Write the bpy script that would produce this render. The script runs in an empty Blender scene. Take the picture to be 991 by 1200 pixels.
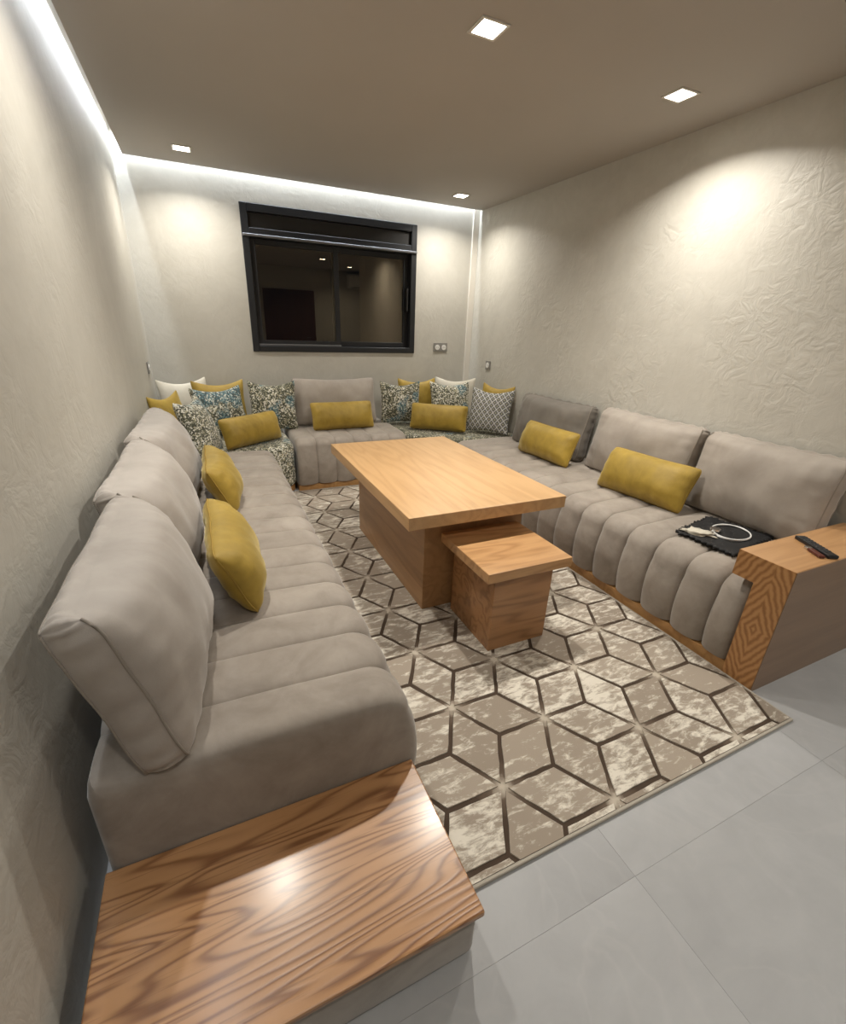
import bpy, bmesh, math, random
from mathutils import Vector, Matrix, noise as mn
R = math.radians
random.seed(7)
C = bpy.context.scene.collection
S = bpy.context.scene

# ------------------------------------------------------------------ camera
cam_d = bpy.data.cameras.new('camera'); cam = bpy.data.objects.new('camera', cam_d); C.objects.link(cam)
yaw, pit, roll = R(25.4292), R(-22.4130), R(2.2086)
fw = Vector((math.sin(yaw)*math.cos(pit), math.cos(yaw)*math.cos(pit), math.sin(pit)))
rt = Vector((math.cos(yaw), -math.sin(yaw), 0)); up = rt.cross(fw)
r2 = rt*math.cos(roll) + up*math.sin(roll); u2 = -rt*math.sin(roll) + up*math.cos(roll)
m = Matrix((r2, u2, -fw)).transposed().to_4x4(); m.translation = Vector((.3730, .0733, 1.3515))
cam.matrix_world = m
cam_d.sensor_fit = 'HORIZONTAL'; cam_d.sensor_width = 36; cam_d.lens = 36*530.4/991
cam_d.clip_start = .02
S.camera = cam
# ------------------------------------------------------------------ world, view
w = bpy.data.worlds.new('night'); S.world = w; w.use_nodes = True
w.node_tree.nodes['Background'].inputs[0].default_value = (.01, .014, .02, 1)
w.node_tree.nodes['Background'].inputs[1].default_value = .15
S.view_settings.view_transform = 'Standard'; S.view_settings.look = 'None'
S.view_settings.gamma = 1; S.view_settings.use_curve_mapping = False
S.view_settings.exposure = 0.2
LAMP_W = 12.0      # each ceiling downlight
COVE_W = 18.0      # each cove strip, per metre below
LAMPS = [(.42, 4.19), (2.577, 4.19), (.42, 2.06), (1.515, 2.06), (2.577, 2.06),
         (2.577, -.07), (3.35, -.9), (.42, -.10)]  # the last is an unseen downlight added for fill
def lamp(name, kind, loc, energy, color, rot=(0, 0, 0), **kw):
    d = bpy.data.lights.new(name, kind); o = bpy.data.objects.new(name, d); C.objects.link(o)
    o.location = loc; o.rotation_euler = rot; d.energy = energy; d.color = color
    for k, v in kw.items(): setattr(d, k, v)
    return o
H = 2.4
WARM = (1, .95, .86)
for i, (x, y) in enumerate(LAMPS):
    lamp('downlight_bulb', 'AREA', (x, y, H-.012), LAMP_W*(.72, .72, .78, 1.2, 1.05, .65, .6, .34)[i], WARM, shape='DISK', size=.06, spread=R(140))
COOL = (.84, .92, 1)
# LED tubes in the cove: behind the dropped ceiling, shining down the wall through the gap
lamp('cove_tube', 'AREA', (.018, 2.1, 2.54), COVE_W*1.15, COOL, (0, R(8), 0), shape='RECTANGLE', size=.012, size_y=4.9)
lamp('cove_tube', 'AREA', (1.5, 4.575, 2.54), COVE_W, COOL, (R(8), 0, 0), shape='RECTANGLE', size=2.95, size_y=.012)

# ------------------------------------------------------------------ materials
def mat(name, rough=.6, **kw):
    mm = bpy.data.materials.new(name); mm.use_nodes = True
    b = mm.node_tree.nodes['Principled BSDF']; b.inputs['Roughness'].default_value = rough
    for k, v in kw.items(): b.inputs[k.replace('_', ' ')].default_value = v
    return mm, mm.node_tree, b
class NT:
    def __init__(s, nt): s.nt = nt; s.n = nt.nodes; s.l = nt.links
    def add(s, t, **kw):
        n = s.n.new(t)
        for k, v in kw.items(): setattr(n, k, v)
        return n
    def set(s, sock, v):
        if hasattr(v, 'is_output') or isinstance(v, bpy.types.NodeSocket): s.l.new(v, sock)
        else: sock.default_value = v
    def coord(s, scale=(1, 1, 1), loc=(0, 0, 0), kind='Object', rot=(0, 0, 0)):
        t = s.add('ShaderNodeTexCoord'); mp = s.add('ShaderNodeMapping')
        mp.inputs['Scale'].default_value = scale; mp.inputs['Location'].default_value = loc; mp.inputs['Rotation'].default_value = rot
        s.l.new(t.outputs[kind], mp.inputs[0]); return mp.outputs[0]
    def noise(s, vec, scale, detail=4, rough=.55, dist=0):
        n = s.add('ShaderNodeTexNoise'); s.l.new(vec, n.inputs['Vector'])
        n.inputs['Scale'].default_value = scale; n.inputs['Detail'].default_value = detail
        n.inputs['Roughness'].default_value = rough; n.inputs['Distortion'].default_value = dist
        return n.outputs['Fac']
    def math(s, op, a, b=0., c=None):
        n = s.add('ShaderNodeMath', operation=op); s.set(n.inputs[0], a); s.set(n.inputs[1], b)
        if c is not None: s.set(n.inputs[2], c)
        return n.outputs[0]
    def ramp(s, fac, stops, interp='LINEAR'):
        n = s.add('ShaderNodeValToRGB'); s.l.new(fac, n.inputs[0]); cr = n.color_ramp; cr.interpolation = interp
        while len(cr.elements) < len(stops): cr.elements.new(.5)
        for e, (p, c) in zip(cr.elements, stops):
            e.position = p; e.color = (*c, 1) if len(c) == 3 else c
        return n.outputs[0]
    def mix(s, fac, a, b, mode='MIX'):
        n = s.add('ShaderNodeMix', data_type='RGBA', blend_type=mode)
        s.set(n.inputs[0], fac)
        for sk, v in ((n.inputs[6], a), (n.inputs[7], b)):
            s.set(sk, (*v, 1) if isinstance(v, tuple) and len(v) == 3 else v)
        return n.outputs[2]
    def bump(s, h, strength, dist, bsdf, prev=None):
        n = s.add('ShaderNodeBump'); n.inputs['Strength'].default_value = strength; n.inputs['Distance'].default_value = dist
        s.l.new(h, n.inputs['Height'])
        if prev: s.l.new(prev, n.inputs['Normal'])
        s.l.new(n.outputs[0], bsdf.inputs['Normal']); return n.outputs[0]
def g3(v): return (v, v, v)

def plaster(name, c0, c1, relief=1.0):
    mm, nt, b = mat(name, .55); t = NT(nt)
    co = t.coord()
    n1 = t.noise(co, 1.3, 5, .6, 1.2); n2 = t.noise(co, 5.5, 6, .65, 2.2)
    f = t.math('ADD', t.math('MULTIPLY', n1, .6), t.math('MULTIPLY', n2, .4))
    t.l.new(t.ramp(f, [(.32, c0), (.68, c1)]), b.inputs['Base Color'])
    ridg = t.math('ABSOLUTE', t.math('SUBTRACT', t.noise(co, 11.0, 4, .55, .6), .5))
    gate = t.ramp(t.noise(co, 1.7, 2), [(.42, g3(.15)), (.62, g3(1))])
    h = t.math('MULTIPLY', t.ramp(ridg, [(0, g3(0)), (.14, g3(1))]), gate)
    p = t.bump(h, (.20*relief), .012, b)
    t.bump(t.noise(co, 14, 3, .55, .8), (.10*relief), .006, b, p)
    b.inputs['Roughness'].default_value = .5
    return mm
M_wall = plaster('textured_plaster', (.50, .478, .425), (.60, .578, .52))
M_walls = plaster('smooth_plaster', (.50, .478, .425), (.59, .568, .512), .45)
M_ceil, nt, b = mat('ceiling_paint', .9); t = NT(nt)
t.l.new(t.ramp(t.noise(t.coord(), .8, 3), [(.3, (.43, .40, .365)), (.7, (.46, .43, .395))]), b.inputs['Base Color'])
M_white = mat('white_paint', .45, Base_Color=(.72, .69, .64, 1))[0]
M_trim = mat('corner_trim_paint', .5, Base_Color=(.74, .70, .63, 1))[0]

def floor_mat():
    mm, nt, b = mat('cement_look_porcelain', .38); t = NT(nt); co = t.coord(kind='Object')
    oi = t.add('ShaderNodeObjectInfo')
    vadd = t.add('ShaderNodeVectorMath', operation='ADD'); sc = t.add('ShaderNodeVectorMath', operation='SCALE')
    cmb = t.add('ShaderNodeCombineXYZ')
    for i in range(3): t.l.new(oi.outputs['Random'], cmb.inputs[i])
    t.l.new(cmb.outputs[0], sc.inputs[0]); sc.inputs['Scale'].default_value = 37
    t.l.new(co, vadd.inputs[0]); t.l.new(sc.outputs[0], vadd.inputs[1]); v = vadd.outputs[0]
    n1 = t.noise(v, 1.6, 5, .6, 1.0); n2 = t.noise(v, 7, 6, .6, 1.5)
    f = t.math('ADD', t.math('MULTIPLY', n1, .7), t.math('MULTIPLY', n2, .3))
    col = t.ramp(f, [(.30, (.36, .362, .37)), (.55, (.42, .423, .432)), (.75, (.475, .477, .485))])
    vein = t.math('ABSOLUTE', t.math('SUBTRACT', t.noise(v, 1.9, 4, .5, 2), .5))
    col = t.mix(t.ramp(vein, [(0, g3(.12)), (.03, g3(0))]), col, (.55, .54, .53))
    hs = t.add('ShaderNodeHueSaturation'); t.l.new(col, hs.inputs['Color'])
    t.l.new(t.math('MULTIPLY_ADD', oi.outputs['Random'], .12, .94), hs.inputs['Value'])
    t.l.new(hs.outputs[0], b.inputs['Base Color'])
    t.l.new(t.ramp(n2, [(.3, g3(.33)), (.7, g3(.48))]), b.inputs['Roughness'])
    return mm
M_floor = floor_mat()
M_grout = mat('grout', .9, Base_Color=(.40, .402, .41, 1))[0]

def velvet(name, dark, light, sheen=.35, scale=6, rough=.75, tint=(1, 1, 1)):
    mm, nt, b = mat(name, rough); t = NT(nt); co = t.coord()
    n1 = t.noise(co, scale, 5, .62, .8); n2 = t.noise(co, scale*4, 4, .6)
    f = t.math('ADD', t.math('MULTIPLY', n1, .75), t.math('MULTIPLY', n2, .25))
    t.l.new(t.ramp(f, [(.30, dark), (.70, light)]), b.inputs['Base Color'])
    b.inputs['Sheen Weight'].default_value = sheen; b.inputs['Sheen Roughness'].default_value = .4
    b.inputs['Sheen Tint'].default_value = (*tint, 1)
    t.bump(t.noise(co, 420, 2, .5), .12, .002, b)
    return mm
M_grey = velvet('taupe_velvet', (.225, .19, .158), (.38, .332, .286), .35, 5)
M_greyc = velvet('taupe_cushion_velvet', (.29, .25, .213), (.40, .353, .308), .35, 4)
M_greyd = velvet('dark_shaded_taupe_velvet', (.135, .12, .10), (.20, .175, .15), .2, 4)  # far right cushion: nap and shade both put into the darker colour
M_yel = velvet('mustard_velvet', (.235, .15, .014), (.43, .285, .038), .5, 6, .6, (1, .88, .5))
M_cream = velvet('cream_fabric', (.55, .51, .42), (.66, .62, .53), .2, 6)
M_pipe = mat('taupe_piping', .8, Base_Color=(.26, .225, .188, 1))[0]
M_pipey = mat('mustard_piping', .7, Base_Color=(.30, .19, .025, 1))[0]

def mosaic(name, loc=(0, 0, 0), teal=.55, light=.5, scale=62):
    mm, nt, b = mat(name, .8); t = NT(nt); co = t.coord(loc=loc)
    v = t.add('ShaderNodeTexVoronoi'); t.l.new(co, v.inputs['Vector']); v.inputs['Scale'].default_value = scale
    v.inputs['Randomness'].default_value = 1
    sep = t.add('ShaderNodeSeparateColor'); t.l.new(v.outputs['Color'], sep.inputs[0])
    a = t.math('ADD', sep.outputs[0], t.math('MULTIPLY', t.math('SUBTRACT', t.noise(co, 6, 2), .5), .9))
    L = light
    base = t.ramp(a, [(0, (.03, .035, .03)), (.5-.35*L, (.16, .16, .12)), (.66-.3*L, (.40, .37, .26)), (.85-.35*L, (.72, .70, .62))], 'CONSTANT')
    tl = t.ramp(sep.outputs[1], [(0, (.02, .05, .07)), (.35, (.05, .14, .19)), (.6, (.18, .28, .30)), (.8, (.58, .60, .55))], 'CONSTANT')
    msk = t.ramp(t.noise(co, 7, 2, .4), [(1-teal-.03, g3(0)), (1-teal+.03, g3(1))])
    col = t.mix(msk, base, tl)
    d = t.math('LESS_THAN', v.outputs['Distance'], .62)
    t.l.new(t.mix(.12, col, (.25, .22, .08)), b.inputs['Base Color'])
    b.inputs['Sheen Weight'].default_value = .15
    return mm
M_mosA = mosaic('mosaic_print_light', (3, 1, 2), .38, .50, 115)
M_mosB = mosaic('mosaic_print_teal', (7, 4, 1), .54, .25, 110)
M_mosC = mosaic('mosaic_print_dark', (1, 9, 5), .40, .15, 115)
M_mosS = mosaic('mosaic_print_seat', (5, 5, 5), .44, .36, 105)
M_mosD = mosaic('mosaic_print_night', (2, 6, 8), .30, -.30, 110)
def diamond():
    mm, nt, b = mat('diamond_lattice_print', .8); t = NT(nt); co = t.coord()
    sp = t.add('ShaderNodeSeparateXYZ'); t.l.new(co, sp.inputs[0])
    def fr(op):
        q = t.math('MULTIPLY', t.math(op, t.math('MULTIPLY', sp.outputs[0], 1.0), t.math('MULTIPLY', sp.outputs[2], .85)), 19)
        return t.math('MULTIPLY', t.math('ABSOLUTE', t.math('SUBTRACT', t.math('FRACT', q), .5)), 2)
    mx = t.math('MAXIMUM', fr('ADD'), fr('SUBTRACT'))
    col = t.ramp(mx, [(0, (.45, .42, .28)), (.25, (.02, .02, .024)), (.50, (.48, .47, .43)), (.60, (.02, .022, .026)), (.84, (.62, .61, .58))], 'CONSTANT')
    nz = t.ramp(t.noise(co, 30, 3), [(.5, g3(0)), (.75, g3(.35))])
    t.l.new(t.mix(nz, col, (.16, .16, .15)), b.inputs['Base Color']); return mm
M_diam = diamond()

def wood(name, axis, seed=0, light=(.50, .27, .105), dark=(.24, .105, .032), k=1.0, contrast=.8, rough=.36, rings=9, cross=4.2, sharp=1.7, relief=.06):
    """plain-sawn oak: contour lines of a noise stretched along the grain, plus pores"""
    mm, nt, b = mat(name, rough); t = NT(nt)
    st = [cross*k]*3; st[axis] = .9*k if cross > 8 else .55*k
    co = t.coord(tuple(st), (seed*1.7, seed*2.3, seed*3.1))
    n = t.noise(co, 1.0, 2.2, .42, .25)
    s = t.math('SINE', t.math('MULTIPLY', n, rings*6.283))
    s = t.math('ADD', t.math('MULTIPLY', s, .5), .5)
    s = t.math('POWER', s, sharp)
    st2 = [150*k]*3; st2[axis] = 5*k
    pore = t.noise(t.coord(tuple(st2), (seed, 0, 0)), 1, 2, .6)
    st3 = [26*k]*3; st3[axis] = 1.2*k
    fine = t.noise(t.coord(tuple(st3), (0, seed, 0)), 1, 3, .6)
    f = t.math('ADD', t.math('MULTIPLY', s, .55*contrast), t.math('MULTIPLY', fine, .45))
    col = t.ramp(f, [(.10, light), (.52, tuple((a*.6+d*.4) for a, d in zip(light, dark))), (.9, dark)])
    col = t.mix(t.ramp(pore, [(.58, g3(0)), (.68, g3(.35*contrast))]), col, tuple(c*.7 for c in dark))
    t.l.new(col, b.inputs['Base Color'])
    t.bump(f, relief, .002, b)
    b.inputs['Coat Weight'].default_value = .45; b.inputs['Coat Roughness'].default_value = .2
    return mm
OAK_L, OAK_D = (.56, .30, .125), (.27, .115, .04)
M_plat = wood('oiled_oak_strong_grain', 0, 3, (.50, .262, .112), (.20, .078, .026), 1.0, 1.1, .34, 18, 9, 2.2, .22)
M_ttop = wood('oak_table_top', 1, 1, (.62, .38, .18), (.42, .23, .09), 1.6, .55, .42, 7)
M_tbase = wood('oak_table_base_shaded', 1, 5, (.43, .235, .10), (.26, .128, .05), 1.6, .6, .5, 7)  # darker than the top: shade below the slab put into the colour
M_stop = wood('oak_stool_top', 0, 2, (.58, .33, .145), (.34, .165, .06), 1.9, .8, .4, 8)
M_sbase = wood('oak_stool_base_shaded', 0, 6, (.42, .21, .085), (.22, .10, .036), 1.9, .9, .5, 8)  # stool sides darkened in colour to carry their shade
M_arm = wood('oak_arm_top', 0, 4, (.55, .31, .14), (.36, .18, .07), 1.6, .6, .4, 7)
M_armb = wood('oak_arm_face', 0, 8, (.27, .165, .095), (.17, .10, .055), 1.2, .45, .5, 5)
M_plin = wood('oak_plinth', 1, 9, (.46, .25, .09), (.28, .13, .04), 1.5, .6, .5, 7)
def chevron():
    mm, nt, b = mat('oak_matched_veneer', .42); t = NT(nt); co = t.coord()
    sp = t.add('ShaderNodeSeparateXYZ'); t.l.new(co, sp.inputs[0])
    d = t.math('ADD', t.math('MULTIPLY', t.math('ABSOLUTE', t.math('SUBTRACT', sp.outputs[1], .065)), 1.25),
               t.math('MULTIPLY', t.math('ABSOLUTE', t.math('SUBTRACT', sp.outputs[2], .27)), .62))
    d = t.math('ADD', d, t.math('MULTIPLY', t.noise(co, 11, 4), .055))
    s = t.math('ADD', t.math('MULTIPLY', t.math('SINE', t.math('MULTIPLY', d, 6.283*32)), .5), .5)
    col = t.ramp(t.math('ADD', t.math('MULTIPLY', s, .75), t.math('MULTIPLY', t.noise(co, 60, 3), .25)),
                 [(.2, (.46, .24, .095)), (.55, (.38, .185, .065)), (.9, (.27, .12, .04))])
    t.l.new(col, b.inputs['Base Color']); return mm
M_chev = chevron()

M_alu = mat('anthracite_aluminium', .45, Base_Color=(.022, .023, .026, 1), Metallic=.3)[0]
M_rail = mat('grey_aluminium_rail', .35, Base_Color=(.20, .20, .21, 1), Metallic=.6)[0]
M_shut = mat('dark_shutter_box', .5, Base_Color=(.014, .013, .013, 1))[0]
M_glass = mat('window_glass', 0.0, Base_Color=(.75, .72, .66, 1), Transmission_Weight=1.0, IOR=1.8, Specular_Tint=(1, .86, .66, 1))[0]
M_black = mat('black_plastic', .35, Base_Color=(.012, .012, .013, 1))[0]
M_btn = mat('grey_rubber', .6, Base_Color=(.05, .05, .052, 1))[0]
M_brown = mat('brown_lacquer', .35, Base_Color=(.10, .025, .015, 1))[0]
M_chrome = mat('chrome', .2, Base_Color=(.7, .7, .7, 1), Metallic=1.0)[0]
M_plate = mat('brushed_steel_plate', .35, Base_Color=(.32, .31, .29, 1), Metallic=.5)[0]
M_sock = mat('white_plastic', .4, Base_Color=(.8, .79, .76, 1))[0]
M_door = wood('dark_wood_door', 2, 11, (.10, .035, .022), (.045, .014, .010), 1, .6, .5, 6)
M_cord = mat('white_cord', .5, Base_Color=(.75, .75, .74, 1))[0]
mm, nt, b = mat('lamp_lens', .4); b.inputs['Emission Color'].default_value = (1, .93, .80, 1); b.inputs['Emission Strength'].default_value = 22; M_lens = mm
mm, nt, b = mat('led_tape', .4); b.inputs['Emission Color'].default_value = (.93, .97, 1, 1); b.inputs['Emission Strength'].default_value = 4; M_led = mm
mm, nt, b = mat('black_lace_cloth', .7); t = NT(nt); co = t.coord()
v = t.add('ShaderNodeTexVoronoi'); t.l.new(co, v.inputs['Vector']); v.inputs['Scale'].default_value = 55
t.l.new(t.ramp(v.outputs['Distance'], [(.10, (.10, .10, .10)), (.16, (.004, .004, .005))]), b.inputs['Base Color']); M_lace = mm

def rug_line():
    mm, nt, b = mat('rug_groove', .95); t = NT(nt)
    uv = t.add('ShaderNodeUVMap'); uv.uv_map = 'UVMap'; sp = t.add('ShaderNodeSeparateXYZ'); t.l.new(uv.outputs[0], sp.inputs[0])
    f = t.math('ADD', sp.outputs[0], t.math('MULTIPLY', t.math('SUBTRACT', t.noise(t.coord(), 45, 3), .5), .25))
    t.l.new(t.ramp(f, [(.50, (.060, .038, .024)), (.78, (.12, .085, .06)), (.96, (.50, .44, .36))]), b.inputs['Base Color']); return mm
M_groove = rug_line()
def rug_pile():
    mm, nt, b = mat('rug_pile', .95); t = NT(nt); co = t.coord()
    uv = t.add('ShaderNodeUVMap'); uv.uv_map = 'UVMap'; sp = t.add('ShaderNodeSeparateXYZ'); t.l.new(uv.outputs[0], sp.inputs[0])
    st = t.coord((14, 38, 14))
    n = t.noise(st, 1, 5, .72, .4); n2 = t.noise(co, 3.5, 2)
    f = t.math('ADD', t.math('MULTIPLY', n, .8), t.math('MULTIPLY', n2, .25))
    f = t.math('ADD', f, t.math('MULTIPLY', t.math('SUBTRACT', sp.outputs[0], .5), .10))
    base = t.mix(sp.outputs[1], (.28, .23, .18), (.37, .312, .25))
    col = t.mix(t.ramp(f, [(.51, g3(0)), (.63, g3(1))]), base, (.72, .67, .58))
    t.l.new(col, b.inputs['Base Color'])
    b.inputs['Sheen Weight'].default_value = .15
    t.bump(t.noise(co, 350, 2), .3, .003, b); return mm
M_pile = rug_pile()
M_bind = mat('rug_binding', .9, Base_Color=(.42, .38, .32, 1))[0]

# ------------------------------------------------------------------ mesh helpers
def obj(name, bm, m, parent=None, loc=None, smooth=False):
    me = bpy.data.meshes.new(name); bm.normal_update(); bm.to_mesh(me); bm.free()
    if smooth:
        for p in me.polygons: p.use_smooth = True
    me.materials.append(m); o = bpy.data.objects.new(name, me); C.objects.link(o)
    if parent: o.parent = parent
    if loc is not None: o.location = loc
    return o
def box(bm, x0, x1, y0, y1, z0, z1, bev=0, seg=2):
    tb = bmesh.new(); bmesh.ops.create_cube(tb, size=1)
    for v in tb.verts: v.co = Vector(((x0+x1)/2+v.co.x*(x1-x0), (y0+y1)/2+v.co.y*(y1-y0), (z0+z1)/2+v.co.z*(z1-z0)))
    if bev: bmesh.ops.bevel(tb, geom=tb.edges[:], offset=bev, segments=seg, profile=.5, affect='EDGES')
    tmp = bpy.data.meshes.new('tmp'); tb.to_mesh(tmp); tb.free(); bm.from_mesh(tmp); bpy.data.meshes.remove(tmp)
    return bm
def bx(*a, **k): return box(bmesh.new(), *a, **k)
def prism(pts, z0, z1, axis=2, bev=0, seg=3):
    bm = bmesh.new()
    def P(a, c, z): return (a, c, z) if axis == 2 else ((z, a, c) if axis == 0 else (a, z, c))
    lo = [bm.verts.new(P(a, c, z0)) for a, c in pts]; hi = [bm.verts.new(P(a, c, z1)) for a, c in pts]
    bm.faces.new(lo[::-1]); bm.faces.new(hi); n = len(pts)
    for i in range(n): bm.faces.new((lo[i], lo[(i+1) % n], hi[(i+1) % n], hi[i]))
    bmesh.ops.recalc_face_normals(bm, faces=bm.faces[:])
    if bev: bmesh.ops.bevel(bm, geom=bm.edges[:], offset=bev, segments=seg, profile=.5, affect='EDGES')
    return bm
def tube(bm, pts, r, seg=8, closed=False):
    n = len(pts); rings = []
    for i, p in enumerate(pts):
        a = pts[(i-1) % n] if (closed or i > 0) else pts[i]; c = pts[(i+1) % n] if (closed or i < n-1) else pts[i]
        d = (Vector(c)-Vector(a)).normalized(); q = Vector((0, 0, 1)) if abs(d.z) < .9 else Vector((1, 0, 0))
        s = d.cross(q).normalized(); t_ = s.cross(d)
        rings.append([bm.verts.new(Vector(p)+(s*math.cos(k*2*math.pi/seg)+t_*math.sin(k*2*math.pi/seg))*r) for k in range(seg)])
    for i in range(n if closed else n-1):
        A, B = rings[i], rings[(i+1) % n]
        for k in range(seg): bm.faces.new((A[k], A[(k+1) % seg], B[(k+1) % seg], B[k]))
    if not closed: bm.faces.new(rings[0][::-1]); bm.faces.new(rings[-1])
    bmesh.ops.recalc_face_normals(bm, faces=bm.faces[:]); return bm
def tag(o, label=None, cat=None, group=None, kind=None):
    for k, v in (('label', label), ('category', cat), ('group', group), ('kind', kind)):
        if v: o[k] = v
    return o
def thing(name, label, cat, loc=(0, 0, 0), rz=0, group=None):
    o = bpy.data.objects.new(name, None); C.objects.link(o); o.empty_display_size = .1
    o.location = loc; o.rotation_euler = (0, 0, rz); return tag(o, label, cat, group)
def struct(name, bm, m, parent=None, loc=None):
    o = obj(name, bm, m, parent, loc); o['kind'] = 'structure'; return o

# ------------------------------------------------------------------ the room
XL, XR, YB = -.03, 3.019, 4.62          # left wall, right wall, back wall
XF, YF, YR = 4.5, -1.80, .80            # recess wall, front wall (behind the camera), end of the right wall
fl = struct('floor', bx(XL-.2, XF+.2, YF-.2, YB+.2, -.12, -.0015), M_grout)
T = .9; ox, oy = 1.25-.9*2, .50-.9*3
tile_me = {}
for i in range(7):
    for j in range(9):
        x0, x1 = max(ox+i*T-.0, XL), min(ox+(i+1)*T, XF); y0, y1 = max(oy+j*T, YF), min(oy+(j+1)*T, YB)
        if x1-x0 < .05 or y1-y0 < .05: continue
        key = (round(x1-x0, 3), round(y1-y0, 3))
        if key not in tile_me:
            o = obj('tile', bx(-key[0]/2+.0003, key[0]/2-.0003, -key[1]/2+.0003, key[1]/2-.0003, -.0015, 0), M_floor, fl)
            tile_me[key] = o.data
        else:
            o = bpy.data.objects.new('tile', tile_me[key]); C.objects.link(o); o.parent = fl
        o.location = ((x0+x1)/2, (y0+y1)/2, 0)
ZT = 2.64
struct('wall_left', bx(XL-.15, XL, YF-.15, YB+.15, 0, ZT), M_walls)
struct('wall_right', bx(XR, XR+.15, YR, YB+.15, 0, ZT), M_wall)
struct('wall_front', bx(XL, XF, YF-.15, YF, 0, ZT), M_wall)
struct('wall_recess', box(bx(XF, XF+.15, YF-.15, YR+.15, 0, ZT), XR+.15, XF, YR, YR+.15, 0, ZT), M_wall)
WX0, WX1, WZ0, WZ1 = .79, 2.358, 1.08, 2.218
bw = bmesh.new()
for a in ((XL, WX0, 0, ZT), (WX1, XR, 0, ZT), (WX0, WX1, 0, WZ0), (WX0, WX1, WZ1, ZT)): box(bw, a[0], a[1], YB, YB+.18, a[2], a[3])
struct('wall_back', bw, M_walls)
cb = bx(.036, XF+.15, YF-.15, 4.562, H, H+.05)
box(cb, XL-.15, XF+.15, YF-.15, YB+.15, ZT, ZT+.1)
struct('ceiling', cb, M_ceil)
struct('trim_1', bx(2.955, XR, YB-.022, YB, 0, ZT, bev=.002, seg=1), M_trim)

# window
wn = bpy.data.objects.new('window_1', None); C.objects.link(wn); wn['kind'] = 'structure'; wn.location = (WX0, YB, WZ0)
def wpart(name, a, m, parent=wn, bev=.004):
    x0, x1, y0, y1, z0, z1 = a
    return obj(name, bx(x0-WX0, x1-WX0, y0, y1, z0-WZ0, z1-WZ0, bev=bev, seg=1), m, parent)
ft = .055
f = bmesh.new()
for a in ((WX0, WX0+ft, WZ0, WZ1), (WX1-ft, WX1, WZ0, WZ1), (WX0+ft, WX1-ft, WZ0, WZ0+.05), (WX0+ft, WX1-ft, WZ1-.06, WZ1), (WX0+ft, WX1-ft, 1.975, 2.045)):
    box(f, a[0]-WX0, a[1]-WX0, -.014, .09, a[2]-WZ0, a[3]-WZ0, bev=.004, seg=1)
obj('frame', f, M_alu, wn)
wpart('shutter_box_panel', (WX0+ft, WX1-ft, .02, .05, 2.045, WZ1-.06), M_shut)
wpart('rail', (WX0+.004, WX1-.004, -.034, -.014, 1.978, 1.998), M_rail)
wpart('rail', (WX0+ft, 1.60, .0, .02, WZ0+.05, WZ0+.066), M_rail)
def sash(x0, x1, y, st):
    z0, z1 = WZ0+.052, 1.973
    s = bmesh.new()
    for a in ((x0, x0+st, z0, z1), (x1-st, x1, z0, z1), (x0+st, x1-st, z0, z0+.045), (x0+st, x1-st, z1-.045, z1)):
        box(s, a[0]-WX0, a[1]-WX0, y, y+.03, a[2]-WZ0, a[3]-WZ0, bev=.003, seg=1)
    so = obj('sash', s, M_alu, wn)
    obj('pane', bx(x0+st-WX0, x1-st-WX0, y+.012, y+.018, z0+.045-WZ0, z1-.045-WZ0), M_glass, so)
    return so
sash(WX0+ft, 1.60, .022, .045); s2 = sash(1.545, WX1-ft, .055, .05)
wpart('handle', (2.268, 2.286, .0, .055, 1.47, 1.68), M_black, wn, .005)

# door, air conditioner: behind the camera, seen mirrored in the window
dr = struct('door_1', box(box(bx(0, .06, 0, .03, 0, 1.96, bev=.004), 1.02, 1.08, 0, .03, 0, 1.96, bev=.004), .06, 1.02, 0, .03, 1.90, 1.96, bev=.004), M_door, None, (1.68, YF, 0))
lf = obj('leaf', bx(.06, 1.02, 0, .018, 0, 1.90), M_door, dr)
for z0, z1 in ((.12, .85), (1.0, 1.78)):
    for x0, x1 in ((.16, .50), (.58, .92)): obj('panel', bx(x0, x1, .018, .026, z0, z1, bev=.006), M_door, lf)
hb = tube(bmesh.new(), [(.96, .018, 1.0), (.96, .055, 1.0), (.86, .055, 1.0)], .009)
obj('handle', hb, M_chrome, lf)
ac = thing('air_conditioner', 'white wall-mounted air conditioner seen only mirrored in the window pane', 'air conditioner', (3.95, YF+.001, 2.06))
obj('casing', prism([(0, 0), (.14, 0), (.20, .06), (.20, .25), (.17, .28), (0, .28)], -.42, .42, axis=0, bev=.008, seg=2), M_sock, ac)
obj('louvre', bx(-.38, .38, .150, .172, .008, .020), M_btn, ac)

# ------------------------------------------------------------------ downlights and cove LED
LL = ['recessed square downlight near the left end of the back cove', 'recessed square downlight in the far right ceiling corner', 'recessed square downlight over the left sofa, mirrored in the glossy wooden platform',
      'large glowing recessed downlight at the top centre of the ceiling', 'recessed square downlight close to the textured right wall',
      'recessed square downlight seen mirrored in the left window pane', 'recessed square downlight seen mirrored in the right window pane', 'added fill downlight outside the frame, above the low platform']
for i, (x, y) in enumerate(LAMPS):
    lab = LL[i]
    d = thing('downlight', lab, 'ceiling light', (x, y, H), 0, 'recessed downlights in the ceiling')
    fr = bmesh.new()
    for a in ((-.06, .06, -.06, -.048), (-.06, .06, .048, .06), (-.06, -.048, -.048, .048), (.048, .06, -.048, .048)): box(fr, a[0], a[1], a[2], a[3], -.006, 0, bev=.001, seg=1)
    obj('frame', fr, M_white, d)
    ln = bx(-.048, .048, -.048, .048, -.002, .002)
    obj('lens', ln, M_lens, d, (0, 0, -.002))
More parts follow.
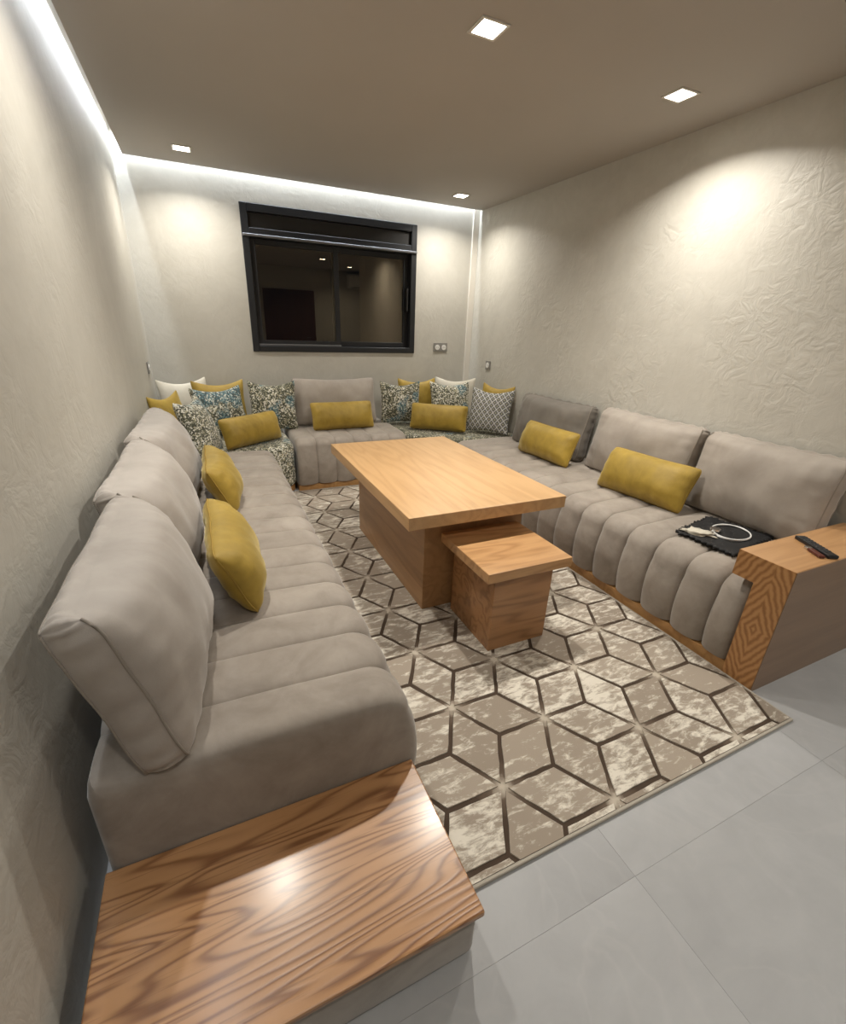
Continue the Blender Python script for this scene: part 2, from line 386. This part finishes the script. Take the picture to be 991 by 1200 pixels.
for nm, a, lab in (('led_strip', (.070, .078, -.30, 4.52, 2.452, 2.462), 'cool white light strip glowing in the ceiling gap along the left wall'),
              ('led_strip', (.10, 2.98, 4.518, 4.526, 2.452, 2.462), 'cool white light strip glowing in the ceiling gap above the window')):
    tag(obj(nm, bx(*a), M_led), lab, 'light strip', 'light strips in the ceiling gap')

# sockets
def outlet(loc, rz, n, label):
    o = thing('wall_outlet', label, 'outlet', loc, rz)
    w_ = .075*n
    obj('plate', bx(-w_/2-.006, w_/2+.006, -.010, 0, -.043, .043, bev=.003), M_plate, o)
    for i in range(n):
        b_ = bmesh.new(); bmesh.ops.create_cone(b_, cap_ends=True, segments=24, radius1=.026, radius2=.026, depth=.006)
        for v in b_.verts: v.co = Vector((v.co.x, v.co.z, v.co.y))
        bmesh.ops.recalc_face_normals(b_, faces=b_.faces[:])
        so = obj('socket', b_, M_sock, o, (-w_/2+.0375+i*.075, -.012, 0))
        hb = bmesh.new()
        for s in (-1, 1): box(hb, s*.009-.0025, s*.009+.0025, -.0045, -.0035, -.0025, .0025)
        obj('pin_holes', hb, M_black, so)
outlet((2.66, YB, 1.142), 0, 2, 'double round socket outlet on the back wall right of the window')
outlet((XR, 4.215, .996), R(-90), 1, 'single socket outlet low on the right wall near the corner')
outlet((XL, 4.30, .97), R(90), 1, 'single outlet at the far end of the left wall above the cushions')

# ------------------------------------------------------------------ rug
RX0, RX1, RY0, RY1, RZ = .79, 2.245, .643, 3.795, .008
rug = thing('rug', 'beige rug with dark cube lattice lines lying under the coffee table', 'rug', ((RX0+RX1)/2, (RY0+RY1)/2, 0))
RL = Vector(((RX0+RX1)/2, (RY0+RY1)/2, 0))
A_ = .345; DX = A_*math.sqrt(3)/2; E_ = A_/math.sqrt(3)
def lat(i, j): return Vector((1.060+DX*i, .850+A_*(j-(.5 if i % 2 else 0)), 0))
gb = bmesh.new(); uvg = gb.loops.layers.uv.new('UVMap')
pb = bmesh.new(); uvp = pb.loops.layers.uv.new('UVMap')
g = .0080
for i in range(-2, 6):
    for j in range(-2, 12):
        c = lat(i, j)
        # six small triangles round every star: uv.x = 1 at the star, 0 at the three-way joints
        tri = [c+E_*Vector((math.cos(R(60*k)), math.sin(R(60*k)), 0)) for k in range(6)]
        for k in range(6):
            f = gb.faces.new([gb.verts.new(p+Vector((0, 0, RZ))) for p in (c, tri[k], tri[(k+1) % 6])])
            for lp, uvv in zip(f.loops, (1, 0, 0)): lp[uvg].uv = (uvv, 0)
        # three lozenges per star (each edge between stars i,j and its neighbour at 30, 90, 150 degrees)
        for k in (30, 90, 150):
            d = Vector((math.cos(R(k)), math.sin(R(k)), 0)); n_ = Vector((-d.y, d.x, 0)); mid = c+d*A_/2
            hl, hw = A_/2, E_/2
            ang = math.atan2(hw, hl); il, iw = hl-g/math.sin(ang), hw-g/math.cos(ang)
            rnd = random.random(); r3 = random.random()
            q = [mid+d*il, mid+n_*iw, mid-d*il, mid-n_*iw]
            q = [q[e].lerp(q[(e+1) % 4], u)+Vector((random.uniform(-.0017, .0017), random.uniform(-.0017, .0017), 0)) for e in range(4) for u in (0, .2, .4, .6, .8)]
            lo = [pb.verts.new(p+(mid-p)*-.012+Vector((0, 0, RZ-.001))) for p in q]; hi = [pb.verts.new(p+Vector((0, 0, RZ+.0035))) for p in q]
            fs = [pb.faces.new(hi)]
            for e in range(20): fs.append(pb.faces.new((lo[e], lo[(e+1) % 20], hi[(e+1) % 20], hi[e])))
            for f in fs:
                for lp in f.loops: lp[uvp].uv = (rnd, r3)
def clip(bm, x0, x1, y0, y1):
    for co, no in (((x0, 0, 0), (-1, 0, 0)), ((x1, 0, 0), (1, 0, 0)), ((0, y0, 0), (0, -1, 0)), ((0, y1, 0), (0, 1, 0))):
        bmesh.ops.bisect_plane(bm, geom=bm.verts[:]+bm.edges[:]+bm.faces[:], plane_co=co, plane_no=no, clear_outer=True)
    for v in bm.verts: v.co -= RL
clip(gb, RX0+.002, RX1-.002, RY0+.002, RY1-.002); clip(pb, RX0+.010, RX1-.010, RY0+.010, RY1-.010)
bmesh.ops.remove_doubles(gb, verts=gb.verts[:], dist=.0005)
bk = bx(RX0+.004-RL.x, RX1-.004-RL.x, RY0+.004-RL.y, RY1-.004-RL.y, 0, RZ-.0006)
obj('backing', bk, M_bind, rug)
obj('groove_lines', gb, M_groove, rug)
po = obj('carved_pile', pb, M_pile, rug); po['kind'] = 'stuff'
bd = bmesh.new(); a, c, e, f_ = RX0-RL.x, RX1-RL.x, RY0-RL.y, RY1-RL.y
for q in ((a, c, e, e+.010), (a, c, f_-.010, f_), (a, a+.010, e+.010, f_-.010), (c-.010, c, e+.010, f_-.010)): box(bd, q[0], q[1], q[2], q[3], 0, RZ+.003, bev=.002, seg=1)
obj('binding', bd, M_bind, rug)

# ------------------------------------------------------------------ seats
def mattress(L, depth, zt=.43, z0=.055, ch=.172, first=.16, r_end=.04, bulge=.03, amp=.036, seed=0, soft=.08, ends=(1, 1)):
    """local x along the sofa, y=0 at the wall, y=depth at the front; sewn channels run front to back"""
    prof = []
    n1 = 9
    for k in range(n1+1):                                   # front, bottom to shoulder
        u = k/n1; z = z0+(zt-soft-z0)*u
        prof.append((depth-.012+bulge*math.sin(math.pi*min(1, u*.9+.1))**.8, z, 1.0))
    yS = prof[-1][0]
    for k in range(1, 8):
        a_ = k/7*math.pi/2
        prof.append((yS-soft*1.15*(1-math.cos(a_)), zt-soft+soft*math.sin(a_), 1.0-.45*k/7))
    yT = prof[-1][0]
    for k in range(1, 13):
        u = k/12; prof.append((yT*(1-u)+.01*u, zt+.006*math.sin(math.pi*u), .55-.33*u))
    prof.append((.004, zt-.012, .2)); prof.append((-.004, zt-.05, .2)); prof.append((-.006, z0, .2))
    N = len(prof); nor = []
    for i in range(N):
        p, q = prof[max(i-1, 0)], prof[min(i+1, N-1)]
        t_ = Vector((q[0]-p[0], q[1]-p[1])).normalized(); nor.append(Vector((t_.y, -t_.x)))
    seams = [0]; s = first
    while s < L-.06: seams.append(s); s += ch*random.uniform(.97, 1.03)
    seams.append(L)
    ss = []
    sub = [0, .025, .06, .12, .22, .35, .5, .65, .78, .88, .94, .975]
    for a_, b_ in zip(seams[:-1], seams[1:]):
        ss += [(a_+(b_-a_)*u, u, a_ == 0, b_ == L) for u in sub]
    ss.append((L, 1, L == seams[-2], True))
    bm = bmesh.new(); rows = []
    for s, u, isf, isl in ss:
        pil = (1-abs(2*u-1)**2.6)**.7
        if isf and u < .5: pil = 1
        if isl and u > .5: pil = 1
        ed = 0
        if ends[0] and s < r_end: ed = r_end*(1-math.sqrt(max(0, 1-(1-s/r_end)**2)))
        if ends[1] and L-s < r_end: ed = r_end*(1-math.sqrt(max(0, 1-(1-(L-s)/r_end)**2)))
        row = []
        for (y, z, wgt), n_ in zip(prof, nor):
            d = amp*wgt*(pil-1)+.005*mn.noise(Vector((s*4+seed, y*5, z*5)))*wgt
            fy = max(-1, min(1, (y-depth/2)/(depth/2))); fz = max(0, min(1, (z-z0)/(zt-z0)))
            row.append(bm.verts.new((s, y+n_.x*d-ed*fy*abs(fy)**3, z+n_.y*d-ed*fz**4)))
        rows.append(row)
    for A, B in zip(rows[:-1], rows[1:]):
        for i in range(N-1): bm.faces.new((A[i], A[i+1], B[i+1], B[i]))
        bm.faces.new((A[N-1], A[0], B[0], B[N-1]))
    for row in (rows[0], rows[-1]):
        c = bm.verts.new(sum((v.co for v in row), Vector())/N)
        for i in range(N): bm.faces.new((row[i], row[(i+1) % N], c))
    bmesh.ops.recalc_face_normals(bm, faces=bm.faces[:])
    return bm
def flat_caps(o, ang=38):
    o.data.set_sharp_from_angle(angle=R(ang))
ZS = .43
# left run: front faces +x.  local x -> world -y, so build it with rotation -90 (x -> -y, y -> +x)
ls = thing('sofa_section', 'long taupe channelled sofa seat along the left wall, behind the wooden platform', 'sofa', (.025, 3.66, 0), R(-90), 'seats of the U-shaped sofa')
Lb = mattress(3.66-.937, .765, ZS, ends=(1, 1), seed=1)
for v in Lb.verts: v.co.x = (3.66-.937)-v.co.x       # first seam counted from the near end
bmesh.ops.recalc_face_normals(Lb, faces=Lb.faces[:])
o = obj('mattress', Lb, M_grey, ls, None, True); flat_caps(o)
obj('plinth', bx(.02, 3.66-.937-.02, .02, .73, 0, .052), M_plin, ls)
rs = thing('sofa_section', 'long taupe channelled sofa seat along the right wall, ending at the oak arm', 'sofa', (3.009, .935, 0), R(90), 'seats of the U-shaped sofa')
o = obj('mattress', mattress(3.50-.935, .765, ZS, first=.125, seed=2, amp=.036, bulge=.025, soft=.10), M_grey, rs, None, True); flat_caps(o)
obj('plinth', bx(0, 3.50-.935, .02, .752, 0, .052), M_plin, rs)
bs = thing('sofa_section', 'short taupe channelled sofa seat under the window between the two corner seats', 'sofa', (1.965, YB-.01, 0), R(180), 'seats of the U-shaped sofa')
o = obj('mattress', mattress(.99, .815, ZS+.015, first=.165, ch=.165, seed=3, amp=.024), M_grey, bs, None, True); flat_caps(o)
obj('plinth', bx(0, .99, .02, .80, 0, .052), M_plin, bs)
def corner_seat(label, pts, m, zt):
    o = thing('corner_sofa_section', label, 'sofa', (pts[0][0], pts[0][1], 0), 0, 'seats of the U-shaped sofa')
    q = [(x-pts[0][0], y-pts[0][1]) for x, y in pts]
    bm = prism(q, .055, zt, bev=.05, seg=5)
    c = obj('mattress', bm, m, o, None, True); flat_caps(c, 60)
    cx, cy = sum(p[0] for p in q)/len(q), sum(p[1] for p in q)/len(q)
    obj('plinth', prism([(cx+(x-cx)*.95, cy+(y-cy)*.95) for x, y in q], .0115, .056), M_plin, o)
corner_seat('corner seat in white and teal mosaic print at the left end of the back wall', [(-.02, 3.672), (.70, 3.672), (.80, 3.69), (.93, 3.78), (.962, 3.84), (.962, YB-.01), (-.02, YB-.01)], M_mosS, .425)
corner_seat('corner seat in dark mosaic print in the right back corner', [(3.009, YB-.03), (1.975, YB-.03), (1.975, 3.84), (2.02, 3.78), (2.16, 3.58), (2.26, 3.512), (3.009, 3.512)], M_mosD, .42)

# near end platform of the left run
pl = thing('sofa_end_platform', 'low platform with glossy oak top and taupe fabric sides in the foreground', 'side table', (.02, .526, 0))
obj('body', bx(0, .752, .012, .409, 0, .158, bev=.02, seg=4), M_grey, pl, None, True)
obj('wood_top', bx(.0, .756, 0, .409, .158, .177, bev=.004), M_plat, pl)

# oak arm at the end of the right run
AX = 2.245
arm = thing('end_table', 'oak block end table forming the arm of the right sofa', 'end table', (AX, .806, 0))
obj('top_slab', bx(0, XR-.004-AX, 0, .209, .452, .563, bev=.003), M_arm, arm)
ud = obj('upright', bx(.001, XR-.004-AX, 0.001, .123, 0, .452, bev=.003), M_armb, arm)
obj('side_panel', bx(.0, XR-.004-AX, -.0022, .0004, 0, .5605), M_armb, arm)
obj('front_veneer', prism([(.0, .0), (.122, .0), (.122, .4525), (.208, .4525), (.208, .562), (0, .562)], -.002, .0008, axis=0), M_chev, arm)

# ------------------------------------------------------------------ tables
ct = thing('coffee_table', 'large oak coffee table with thick top on a block base over the rug', 'coffee table', (1.4985, 2.3545, .0115))
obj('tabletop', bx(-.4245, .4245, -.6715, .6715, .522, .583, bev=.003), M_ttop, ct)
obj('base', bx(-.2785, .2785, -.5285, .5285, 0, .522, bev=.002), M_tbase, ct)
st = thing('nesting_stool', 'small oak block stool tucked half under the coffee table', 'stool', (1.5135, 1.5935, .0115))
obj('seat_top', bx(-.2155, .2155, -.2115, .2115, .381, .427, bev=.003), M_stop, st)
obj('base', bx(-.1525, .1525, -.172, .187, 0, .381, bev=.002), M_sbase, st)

# ------------------------------------------------------------------ cushions
def place(o, x, y, z, a, tilt): o.location = (x, y, z); o.rotation_euler = (-R(tilt), 0, R(a))
def wr(p, q, w_, h_, seed, amp):
    """gathers running inward from every edge, and slow unevenness"""
    dx, dz = w_/2-abs(p), min(q, h_-q)
    e = 0
    e += math.exp(-dz/.06)*math.sin(p*95+4*mn.noise(Vector((p*9, seed, q*3))))*.9
    e += math.exp(-dx/.06)*math.sin(q*100+4*mn.noise(Vector((q*9, seed+5, p*3))))*.9
    e += 1.6*mn.noise(Vector((p*6+seed, q*6, seed*2.1)))+.7*mn.noise(Vector((p*15, q*9+seed, 3)))
    return e*amp
def pillow(name, label, group, m, x, y, a, w_, h_, tilt, T=.075, z=None, seed=0, pinch=.05, pa=2.4, pb_=2.4, amp=.004, pipe=None, sag=0, back=1, n=26, nz=20, q=.5):
    bm = bmesh.new(); G = {}
    for side in (-1, 1):
        for i in range(n+1):
            for j in range(nz+1):
                # denser towards the rim
                ca = math.sin((i/n*2-1)*math.pi/2); cb_ = math.sin((j/nz*2-1)*math.pi/2)
                rim = i in (0, n) or j in (0, nz)
                if rim and side == 1: G[1, i, j] = G[-1, i, j]; continue
                px = w_/2*ca*(1-pinch*(1-cb_*cb_)*abs(ca)); pz = h_/2+h_/2*cb_*(1-pinch*1.2*(1-ca*ca)*abs(cb_))
                th = T*max(0, (1-abs(ca)**pa)*(1-abs(cb_)**pb_))**q
                kc = 1-.05*(ca*cb_)**8; px *= kc; pz = h_/2+(pz-h_/2)*kc
                yy = side*th*(back if side == 1 else 1)
                if not rim: yy += side*wr(px, pz, w_, h_, seed+side, amp)*min(1, th/T*2)
                # edge waviness and slump
                yy += .006*mn.noise(Vector((px*8+seed, pz*8, 1)))
                pz2 = pz-sag*(1-ca*ca)*max(0, cb_)
                G[side, i, j] = bm.verts.new((px, yy, pz2))
    for side in (-1, 1):
        for i in range(n):
            for j in range(nz):
                f = (G[side, i, j], G[side, i+1, j], G[side, i+1, j+1], G[side, i, j+1])
                if len(set(f)) == 4: bm.faces.new(f if side == -1 else f[::-1])
    rimp = [G[-1, i, 0] for i in range(n)]+[G[-1, n, j] for j in range(nz)]+[G[-1, i, nz] for i in range(n, 0, -1)]+[G[-1, 0, j] for j in range(nz, 0, -1)]
    rimp = [v.co.copy() for v in rimp]
    bmesh.ops.recalc_face_normals(bm, faces=bm.faces[:])
    o = obj(name, bm, m, None, None, True); tag(o, label, 'cushion', group); place(o, x, y, ZS+.004 if z is None else z, a, tilt)
    if pipe:
        obj('piping', tube(bmesh.new(), rimp, .0032, 6, True), pipe, o, None, True)
    return o
def back_cushion(label, x, y, a, w_, h_, tilt, seed, m=None, te=.085, T=.105, z=None, n=40, nz=30, amp=.009, wedge=0):
    """box cushion: two bulging faces joined by a side strip with a corded seam along each rim; y=0 is the front seam"""
    m = m or M_greyc; bm = bmesh.new(); G = {}
    for side in (-1, 1):
        for i in range(n+1):
            for j in range(nz+1):
                ca = math.sin((i/n*2-1)*math.pi/2); cb_ = math.sin((j/nz*2-1)*math.pi/2)
                px = w_/2*ca*(1-.035*(1-cb_*cb_)*abs(ca)); pz = h_/2+h_/2*cb_*(1-.05*(1-ca*ca)*abs(cb_))
                rr = max(0, (1-abs(ca)**2.6)*(1-abs(cb_)**2.4))**.62; kc = 1-.05*(ca*cb_)**6; px *= kc; pz = h_/2+(pz-h_/2)*kc
                th = (T if side == -1 else .02)*rr
                base = 0 if side == -1 else te*(1-wedge*pz/h_)
                yy = base+side*th
                if side == -1: yy += te*.55*max(0, (cb_-.72)/.28)**2*(1-abs(ca)**10*.6)
                rim = i in (0, n) or j in (0, nz)
                if not rim: yy += side*wr(px, pz, w_, h_, seed+side, amp if side == -1 else .001)*min(1, rr*2.2)
                yy += .007*mn.noise(Vector((px*6+seed, pz*7, 1)))
                G[side, i, j] = bm.verts.new((px, yy, pz))
    for side in (-1, 1):
        for i in range(n):
            for j in range(nz):
                f = (G[side, i, j], G[side, i+1, j], G[side, i+1, j+1], G[side, i, j+1])
                bm.faces.new(f if side == -1 else f[::-1])
    idx = [(i, 0) for i in range(n)]+[(n, j) for j in range(nz)]+[(i, nz) for i in range(n, 0, -1)]+[(0, j) for j in range(nz, 0, -1)]
    K = len(idx); strip = []
    cen = Vector((0, 0, h_/2))
    for k, (i, j) in enumerate(idx):
        A, B = G[-1, i, j], G[1, i, j]; row = [A]
        out = Vector((A.co.x*(1 if i in (0, n) else 0), 0, (A.co.z-h_/2)*(1 if j in (0, nz) else 0)))
        out = out.normalized() if out.length else out
        for s in (.25, .5, .75):
            p = A.co.lerp(B.co, s)+out*(.012*math.sin(math.pi*s)+.004*math.sin(k*1.7+seed)*math.sin(math.pi*s))
            row.append(bm.verts.new(p))
        row.append(B); strip.append(row)
    for k in range(K):
        A, B = strip[k], strip[(k+1) % K]
        for s in range(4): bm.faces.new((A[s], B[s], B[s+1], A[s+1]))
    r1 = [G[-1, i, j].co.copy() for i, j in idx]; r2_ = [G[1, i, j].co.copy() for i, j in idx]
    bmesh.ops.recalc_face_normals(bm, faces=bm.faces[:])
    o = obj('back_cushion', bm, m, None, None, True); tag(o, label, 'cushion', 'large back cushions of the sofa'); place(o, x, y, ZS+.006 if z is None else z, a, tilt)
    obj('piping', tube(bmesh.new(), r1[2*n+nz:]+r1[:n+nz+1], .0034, 6), M_pipe, o, None, True)
    obj('piping', tube(bmesh.new(), r2_, .0034, 6, True), M_pipe, o, None, True)
    return o
# left run (facing +x)
back_cushion('big taupe back cushion nearest the viewer on the left sofa', .236, 1.275, 89, .70, .43, 14, 11)
back_cushion('taupe back cushion in the middle of the three on the left sofa', .228, 2.00, 89, .76, .44, 17, 12)
back_cushion('taupe back cushion farthest from the viewer on the left sofa', .225, 2.80, 88, .80, .44, 17, 13)
# back wall
# right run (facing -x)
back_cushion('wide taupe back cushion beside the oak arm on the right sofa', 2.825, 1.365, -90, .67, .44, 12, 15, T=.085)
back_cushion('light taupe back cushion in the middle of the right sofa', 2.825, 2.12, -91, .78, .44, 12, 16, T=.08)
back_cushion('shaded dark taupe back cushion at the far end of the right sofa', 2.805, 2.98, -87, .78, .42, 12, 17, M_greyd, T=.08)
YG = 'mustard bolster cushions on the sofa'
def bolster(label, x, y, a, w_, h_, tilt, seed, z=None): return pillow('bolster_cushion', label, YG, M_yel, x, y, a, w_, h_, tilt, (.095), z, seed, .04, 4, 2.2, .006, M_pipey, n=34, nz=20, back=.6)
bolster('bright mustard bolster leaning on the nearest left back cushion', .428, 1.725, 91, .56, .265, 25, 21)
bolster('dark mustard bolster between the two farther left back cushions', .423, 2.655, 90, .567, .26, 25, 22)
bolster('mustard bolster in front of the mosaic cushions in the left corner', .669, 3.823, 36, .55, .232, 19, 23, .435)
bolster('mustard bolster under the window on the short back seat', 1.464, 4.094, 2, .579, .251, 24, 24, .452)
bolster('mustard bolster in the right corner between two print cushions', 2.305, 3.894, -37, .55, .245, 21, 25)
bolster('mustard bolster leaning on the far dark cushion of the right sofa', 2.634, 2.758, -88, .57, .259, 20, 26)
bolster('mustard bolster tilted in the middle of the right sofa', 2.621, 1.851, -84, .572, .273, 27, 27)
PG = 'square print cushions in the corners'
PBK = pillow('back_cushion', 'taupe back cushion under the window behind a mustard bolster', 'large back cushions of the sofa', M_greyc, 1.455, 4.31, 0, .79, .43, 13, .10, .455, 14, .045, 3, 2.4, .006, M_pipe, .012, 1, 36, 26)
def square(label, m, x, y, a, w_, h_, tilt, seed, z=None, grp=PG, T=.075): return pillow('square_cushion', label, grp, m, x, y, a, w_, h_, tilt, T, z, seed, .10, 2.2, 2.2, .003, sag=.03, n=22, nz=22)
square('light mosaic cushion turned to the right beside the far left back cushion', M_mosA, .36, 3.53, 72, .42, .44, 20, 31)
square('teal mosaic cushion in front of a plain mustard cushion in the left corner', M_mosB, .475, 4.16, 24, .44, .42, 18, 32)
square('black and white mosaic cushion left of the window cushion', M_mosC, .872, 4.22, -5, .41, .45, 15, 33)
square('mosaic cushion right of the window cushion, folded at the top', M_mosC, 2.085, 4.27, -8, .42, .42, 9, 34)
square('pale teal mosaic cushion above the right corner bolster', M_mosA, 2.59, 4.16, -12, .43, .43, 18, 35)
square('black and white diamond lattice cushion beside the dark right cushion', M_diam, 2.692, 3.646, -50, .42, .43, 19, 36)
PL = 'plain square cushions behind the print cushions'
square('mustard square cushion behind the teal mosaic cushion', M_yel, .47, 4.37, 12, .44, .44, 10, 41, None, PL, .06)
square('mustard square cushion squeezed into the left corner by the wall', M_yel, .13, 3.97, 62, .40, .40, 12, 42, None, PL, .05)
square('cream square cushion in the left corner behind the mustard one', M_cream, .21, 4.43, 30, .44, .45, 8, 43, None, PL, .05)
square('mustard square cushion behind the cushion right of the window', M_yel, 2.33, 4.42, -5, .42, .43, 8, 44, None, PL, .06)
square('cream square cushion behind the pale teal one in the right corner', M_cream, 2.73, 4.36, -25, .44, .44, 8, 45, None, PL, .05)
square('mustard square cushion behind the diamond lattice cushion', M_yel, 2.88, 3.86, -72, .40, .43, 10, 46, None, PL, .05)

# ------------------------------------------------------------------ small things
rc = thing('remote_control', 'long black remote control lying on the oak arm', 'remote control', (2.55, .90, .563), math.atan2(.80-.978, 2.525-2.62))
obj('body', bx(-.095, .095, -.021, .021, 0, .016, bev=.005), M_black, rc)
bb = bmesh.new()
for i in range(9):
    for j in range(3): box(bb, -.075+i*.016-.004, -.075+i*.016+.004, -.012+j*.012-.004, -.012+j*.012+.004, .0155, .018, bev=.001, seg=1)
obj('buttons', bb, M_btn, rc)
lg = thing('cigarette_lighter', 'small dark red lighter with metal cap on the oak arm next to the remote', 'lighter', (2.49, .872, .563), math.atan2(.835-.911, 2.475-2.52))
obj('body', bx(-.030, .042, -.012, .012, 0, .013, bev=.005), M_brown, lg)
obj('cap', bx(-.052, -.031, -.011, .011, .0, .012, bev=.003), M_chrome, lg)
# black folded cloth
cl = bmesh.new(); P = [Vector((2.405, 1.40, 0)), Vector((2.75, 1.465, 0)), Vector((2.82, 1.18, 0)), Vector((2.425, 1.115, 0))]
cc = sum(P, Vector())/4; NN = 30; Gd = {}
for i in range(NN+1):
    for j in range(NN+1):
        u, v_ = i/NN, j/NN; p = (P[0]*(1-u)+P[1]*u)*(1-v_)+(P[3]*(1-u)+P[2]*u)*v_
        jag = .012 if i in (0, NN) or j in (0, NN) else 0
        p = p-cc+Vector((jag*math.sin(j*2.1), jag*math.sin(i*2.3), .016+.007*mn.noise(Vector((u*6, v_*6, 2)))))
        Gd[i, j] = cl.verts.new(p)
for i in range(NN):
    for j in range(NN): cl.faces.new((Gd[i, j], Gd[i, j+1], Gd[i+1, j+1], Gd[i+1, j]))
ex = bmesh.ops.extrude_face_region(cl, geom=cl.faces[:])
for v_ in [q for q in ex['geom'] if isinstance(q, bmesh.types.BMVert)]: v_.co.z -= .014
bmesh.ops.recalc_face_normals(cl, faces=cl.faces[:])
o = obj('folded_cloth', cl, M_lace, None, (cc.x, cc.y, ZS+.006), True); tag(o, 'black folded cloth with lacy edge lying on the right sofa seat', 'cloth')
cd = thing('charging_cord', 'white coiled cord with round silver end lying on the black cloth', 'cord', (2.635, 1.275, ZS+.026))
pts = [(.105*math.cos(t_)*(1+.03*math.sin(2.2*t_)), .082*math.sin(t_), .003+.002*math.sin(t_*.5)) for t_ in [k*2*math.pi/40 for k in range(-4, 78)]]
pts = [(a_*math.cos(.3)-b_*math.sin(.3), a_*math.sin(.3)+b_*math.cos(.3), c_) for a_, b_, c_ in pts]
obj('cord', tube(bmesh.new(), pts, .0035, 6), M_cord, cd, None, True)
pk = bmesh.new(); bmesh.ops.create_cone(pk, cap_ends=True, segments=24, radius1=.026, radius2=.024, depth=.010)
obj('round_end', pk, M_chrome, cd, (-.055, .045, .008))
tb = bmesh.new(); bmesh.ops.create_icosphere(tb, subdivisions=3, radius=1)
for v_ in tb.verts:
    k = 1+.9*mn.noise(v_.co*2.6+Vector((4, 1, 7))); v_.co = Vector((v_.co.x*.065*k, v_.co.y*.036*k, max(-.004, v_.co.z*.016*k)))
o = obj('crumpled_tissue', tb, M_cream, None, (2.475, 1.33, ZS+.027), True); o.rotation_euler = (0, 0, R(-50)); tag(o, 'crumpled cream paper tissue on the left end of the black cloth', 'tissue')
